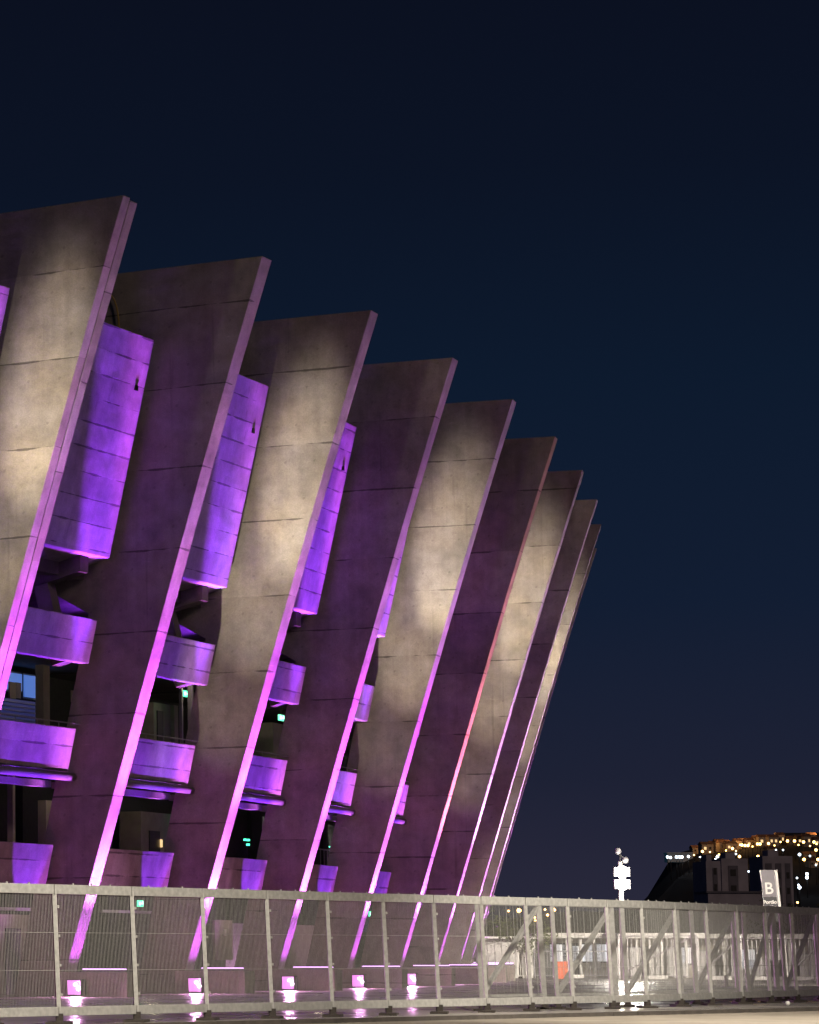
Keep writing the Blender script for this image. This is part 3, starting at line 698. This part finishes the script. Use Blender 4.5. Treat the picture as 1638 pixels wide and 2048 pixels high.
# ------------------------------------------------------------------ hillside city
RIDGE = [(-4000, 8), (700, 9), (1000, 15), (1150, 19), (1250, 17), (1305, 24), (1335, 41), (1400, 43.5), (1480, 46), (1540, 48.5), (1600, 49.5), (1700, 49), (1900, 44), (2300, 30), (4000, 12)]
def ridge(px):
    for (a, ha), (b, hb) in zip(RIDGE, RIDGE[1:]):
        if a <= px <= b:
            s = (px-a)/(b-a); return ha+(hb-ha)*s
    return 8
def terrain(x, y):
    if y < 1: return 0
    px = CX+F*x/y; h = ridge(px); s = min(1, max(0, (y-620)/(1280-620))); s = s*s*(3-2*s)
    t = min(1, max(0, (y-1340)/700)); return -.1 + h*s*(1-.7*t) + 1.2*s*math.sin(x*.045)*math.cos(y*.031)
q = MB(); NX, NY = 120, 40; vs = []; fs = []
for j in range(NY+1):
    y = 600+j*1500/NY
    for k in range(NX+1):
        x = -500+k*1700/NX; vs.append((x, y, terrain(x, y)))
for j in range(NY):
    for k in range(NX): a = j*(NX+1)+k; fs.append((a, a+1, a+NX+2, a+NX+1))
q.add(vs, fs); structure(q.build('hill', M['hill'], None, T((0, 0, 0)), smooth=True))
def on_hill(px, py, rise):
    r = ray(px, py); prev = None
    for k in range(620, 1340, 4):
        P = Vector((r.x/r.y*k, k, HC+r.z/r.y*k)); t = terrain(P.x, P.y)+rise
        if t >= P.z: return Vector((P.x, P.y, P.z-rise))
    k = 1290; return Vector((r.x/r.y*k, k, min(HC+r.z/r.y*k-rise, terrain(r.x/r.y*k, k))))
proto = {}
def street_lamp(px, py, m, r=.75, label=None, group=None, cat='street lamp'):
    rise = 6.0; p = on_hill(px, py, rise); key = (m, r)
    if key not in proto:
        mb = MB(); mb.tube((0, 0, -1.5), (0, 0, rise-r*.4), .12, n=6); mb.ball((0, 0, rise), r, 12, 8, mi=1)
        o = mb.build('street_lamp', [M['black'], M[m]], None, T((0, 0, 0)), smooth=True); proto[key] = o
    else:
        o = proto[key].copy(); COL.objects.link(o)
    o.location = p
    tag(o, label, cat, group); return p
GA, GB = 'amber street lamps on the far hillside', 'cool white lights on the far hillside'
LA, LB = 'amber street lamp glowing on the dark hillside', 'cool white lamp shining on the dark hillside'
amber = [(1405, 1703), (1438, 1709, 0), (1465, 1697), (1480, 1690, 0), (1484, 1690), (1490, 1691), (1496, 1691), (1515, 1688), (1520, 1688), (1537, 1687), (1561, 1684, 0), (1575, 1682), (1589, 1682), (1607, 1684), (1628, 1684), (1633, 1688, 0), (1632, 1700), (1608, 1719), (1636, 1719), (1424, 1805), (1479, 1713), (1516, 1713), (1595, 1805, 0), (1523, 1815, 0),
         (1388, 1710, 0), (1420, 1704, 0), (1452, 1701, 0), (1472, 1702, 0), (1505, 1693, 0), (1549, 1691, 0), (1620, 1692, 0), (1597, 1690, 0), (1660, 1690), (1690, 1694), (1720, 1700)]
for a in amber: street_lamp(a[0], a[1], 'sodium', .42 if len(a) == 2 else .24, LA, GA)
cool = [(1335, 1714), (1341, 1715), (1353, 1714), (1359, 1714), (1364, 1714), (1377, 1713), (1400, 1714, 0), (1407, 1718, 0), (1435, 1713), (1431, 1718, 0), (1472, 1708, 0), (1530, 1705, 0), (1552, 1700, 0), (1566, 1700, 0), (1599, 1709), (1620, 1712, 0), (1632, 1730, 0), (1614, 1748), (1614, 1755), (1597, 1770, 0), (1599, 1775), (1512, 1736, 0), (1497, 1743, 0), (1513, 1752, 0), (1594, 1756, 0)]
for a in cool: street_lamp(a[0], a[1], 'coolled', .42 if len(a) == 2 else .24, LB, GB)
near = [(1038, 1821, 1.0), (1105, 1818, 1.0), (1070, 1828, .5), (1069, 1835, .4), (1090, 1819, .4), (1095, 1830, .45), (1071, 1842, .45), (1073, 1822, .35), (1017, 1822, .35), (1064, 1833, .35), (1109, 1820, .5)]
for k, a in enumerate(near): street_lamp(a[0], a[1], 'sodium', .55*a[2]+.12, 'large amber street lamp glowing through the mesh fence' if a[2] == 1 else 'small amber street lamp seen through the mesh fence', 'amber street lamps seen through the fence')
# shed on the ridge, teal light put into its walls as emission
p = on_hill(1360, 1718, 0); q = MB(); q.box(p+Vector((0, 2, .4)), (9, 5, 3.0)); q.box(p+Vector((0, 2, 2.1)), (9.5, 5.6, .4)); tag(q.build('long_shed', M['tealglow'], None, T(p)), 'long teal glowing shed on the left shoulder of the hill', 'building')
for k, (x, y) in enumerate(((1392, 1708), (1412, 1707), (1428, 1702), (1438, 1702), (1447, 1703), (1460, 1703), (1474, 1699), (1484, 1697), (1500, 1696), (1512, 1694), (1526, 1693), (1545, 1692), (1559, 1689), (1583, 1689), (1601, 1691), (1612, 1692), (1622, 1689), (1634, 1693), (1650, 1693), (1540, 1712), (1618, 1722), (1625, 1735))):
    p = on_hill(x, y, 0); w, dd, h = random.uniform(2.2, 4.2), random.uniform(4, 6), random.uniform(2.0, 3.4)
    fr = T(p); q = MB(); q.box(p+Vector((0, 0, h/2-1)), (w, dd, h+2))
    q.hexa([p+Vector(v) for v in ((-w/2-.2, -dd/2-.2, h), (w/2+.2, -dd/2-.2, h), (w/2+.2, dd/2+.2, h), (-w/2-.2, dd/2+.2, h), (-w/2-.2, -.1, h+1), (w/2+.2, -.1, h+1), (w/2+.2, .1, h+1), (-w/2-.2, .1, h+1))], 1)
    for s in (-1, 1): q.box(p+Vector((s*w*.22, -dd/2-.02, h*.55)), (w*.2, .1, h*.3), 0, 2 if random.random() < .35 else 3)
    tag(q.build('hillside_house', [M['house'], M['roof'], M['lit'], M['dark']], None, fr), 'tiny lamplit house on the far ridge among amber street lamps', 'house', 'houses on the far ridge')
for x, y, e in ((1405, 1706, 500), (1465, 1700, 900), (1490, 1694, 1600), (1518, 1691, 900), (1575, 1686, 700), (1628, 1688, 1100), (1440, 1706, 700)):
    light('ridge_lamp', 'POINT', on_hill(x, y, 0)+Vector((0, -7, 5)), (1, .5, .16), e*1.5, shadow_soft_size=.5)
# apartment towers at the foot of the hill
def tower(x0, x1, ytop, D, label, bays, lit=()):
    p0, p1 = at_depth(x0, D), at_depth(x1, D); W = (p1-p0).length; H = zat(ytop, D); o = empty('apartment_tower', p0, label, 'apartment block', fr=T(p0)); fr = T(p0)
    MB().hexa([p0, p1, p1+Vector((0, 10, 0)), p0+Vector((0, 10, 0))]+[v+Vector((0, 0, H)) for v in (p0, p1, p1+Vector((0, 10, 0)), p0+Vector((0, 10, 0)))]).build('wall', M['tower'], o, fr)
    MB().box(p0.lerp(p1, .5)+Vector((0, 5, H+.6)), (W*.35, 4, 1.2)).build('roof_tank', M['tower'], o, fr)
    for (u0, u1) in bays:
        a, b = p0.lerp(p1, u0), p0.lerp(p1, u1); MB().box(a.lerp(b, .5)+Vector((0, -.02, H*.48)), ((b-a).length, .12, H*.9)).build('stripe', M['towerdark'], o, fr)
        n = int(H/2.9)
        for k in range(n): MB().box(a.lerp(b, .5)+Vector((0, -.1, 1.6+k*2.9)), ((b-a).length*.55, .12, 1.2)).build('window', M['lit'] if (k, u0) in lit else M['dark'], o, fr)
    return o
tower(1418, 1447, 1722, 560, 'narrow left apartment tower with a dark vertical recess', [(.45, .78)])
tower(1449, 1502, 1717, 570, 'wide apartment tower with two pale edge strips', [(.25, .62)])
tower(1532, 1592, 1712, 590, 'dark apartment tower behind the gate sign', [(.08, .3), (.42, .62), (.74, .92)])
p0, p1 = at_depth(1420, 520), at_depth(1545, 520); H = zat(1786, 520)
q = MB(); q.box(p0.lerp(p1, .5)+Vector((0, 4, H/2)), ((p1-p0).length, 8, H)); o = q.build('podium_block', M['tower'], None, T(p0)); tag(o, 'low dark block in front of the apartment towers', 'building')
MB().box(p0.lerp(p1, .5)+Vector((0, 4, H+.15)), ((p1-p0).length+.6, 8.6, .3)).build('roof', M['towerdark'], o, T(p0))

# ------------------------------------------------------------------ sky and light
w = bpy.data.worlds.new('World'); sc.world = w; w.use_nodes = True
N, L = w.node_tree.nodes, w.node_tree.links
bg = N['Background']; tc = N.new('ShaderNodeTexCoord'); sp = N.new('ShaderNodeSeparateXYZ'); L.new(tc.outputs['Generated'], sp.inputs[0])
rp = N.new('ShaderNodeValToRGB'); L.new(sp.outputs[2], rp.inputs['Fac'])
els = [(0.0, (.0255, .0245, .045)), (.030, (.0190, .0195, .040)), (.055, (.0125, .0155, .0345)), (.11, (.0062, .0125, .032)), (.18, (.0042, .0105, .027)), (.245, (.0036, .0068, .0178)), (.31, (.0033, .0052, .0138)), (1.0, (.003, .004, .010))]
cr = rp.color_ramp
while len(cr.elements) < len(els): cr.elements.new(.5)
for e, (p, c) in zip(cr.elements, els): e.position = p; e.color = list(c)+[1]
L.new(rp.outputs['Color'], bg.inputs['Color']); bg.inputs['Strength'].default_value = 1.0
# the glow of the lit esplanade behind the camera: one low, weak, warm, soft lamp
sun = light('sun', 'SUN', (60, -80, 60), (1.0, .74, .60), .30); sun.data.angle = math.radians(8)
az, el = math.radians(30), math.radians(24)
sun.rotation_euler = Vector((-math.sin(az)*math.cos(el), math.cos(az)*math.cos(el), -math.sin(el))).to_track_quat('-Z', 'Y').to_euler()
# esplanade masts standing outside the frame on the near side of the fence
for x, d, e in ((-300, 46, 5600), (900, 52, 9500), (1750, 66, 13000)):
    c = at_depth(x, d, 11.0); light('unseen_mast_lamp', 'SPOT', c, (1.0, .91, .77), e, c+Vector((-.5, 4.0, -10)), spot_size=math.radians(100), spot_blend=.6, shadow_soft_size=.4)

for x, d, tx, td, e in ((1820, 122, 1500, 140, 46000), (1760, 150, 1330, 172, 52000)):  # added unseen lamps that brighten the gate sign and far plaza
    c = at_depth(x, d, 11.0); light('unseen_mast_lamp', 'SPOT', c, (1.0, .9, .76), e, at_depth(tx, td, 2.5), spot_size=math.radians(52), spot_blend=.8, shadow_soft_size=.4)

# ------------------------------------------------------------------ camera and render settings
cam = bpy.data.cameras.new('camera'); co = bpy.data.objects.new('camera', cam); COL.objects.link(co); sc.camera = co
co.location = (0, 0, HC); co.rotation_euler = (math.pi/2+PT, 0, 0)
cam.sensor_fit = 'HORIZONTAL'; cam.sensor_width = 36; cam.lens = F/1638*36; cam.shift_x = (819-CX)/1638; cam.clip_end = 12000; cam.clip_start = .5
sc.view_settings.view_transform = 'Standard'; sc.view_settings.look = 'None'; sc.view_settings.exposure = 0; sc.view_settings.gamma = 1
sc.render.engine = 'CYCLES'; sc.cycles.use_denoising = True; sc.cycles.max_bounces = 5; sc.cycles.sample_clamp_indirect = 3.0
sc.cycles.use_light_tree = True
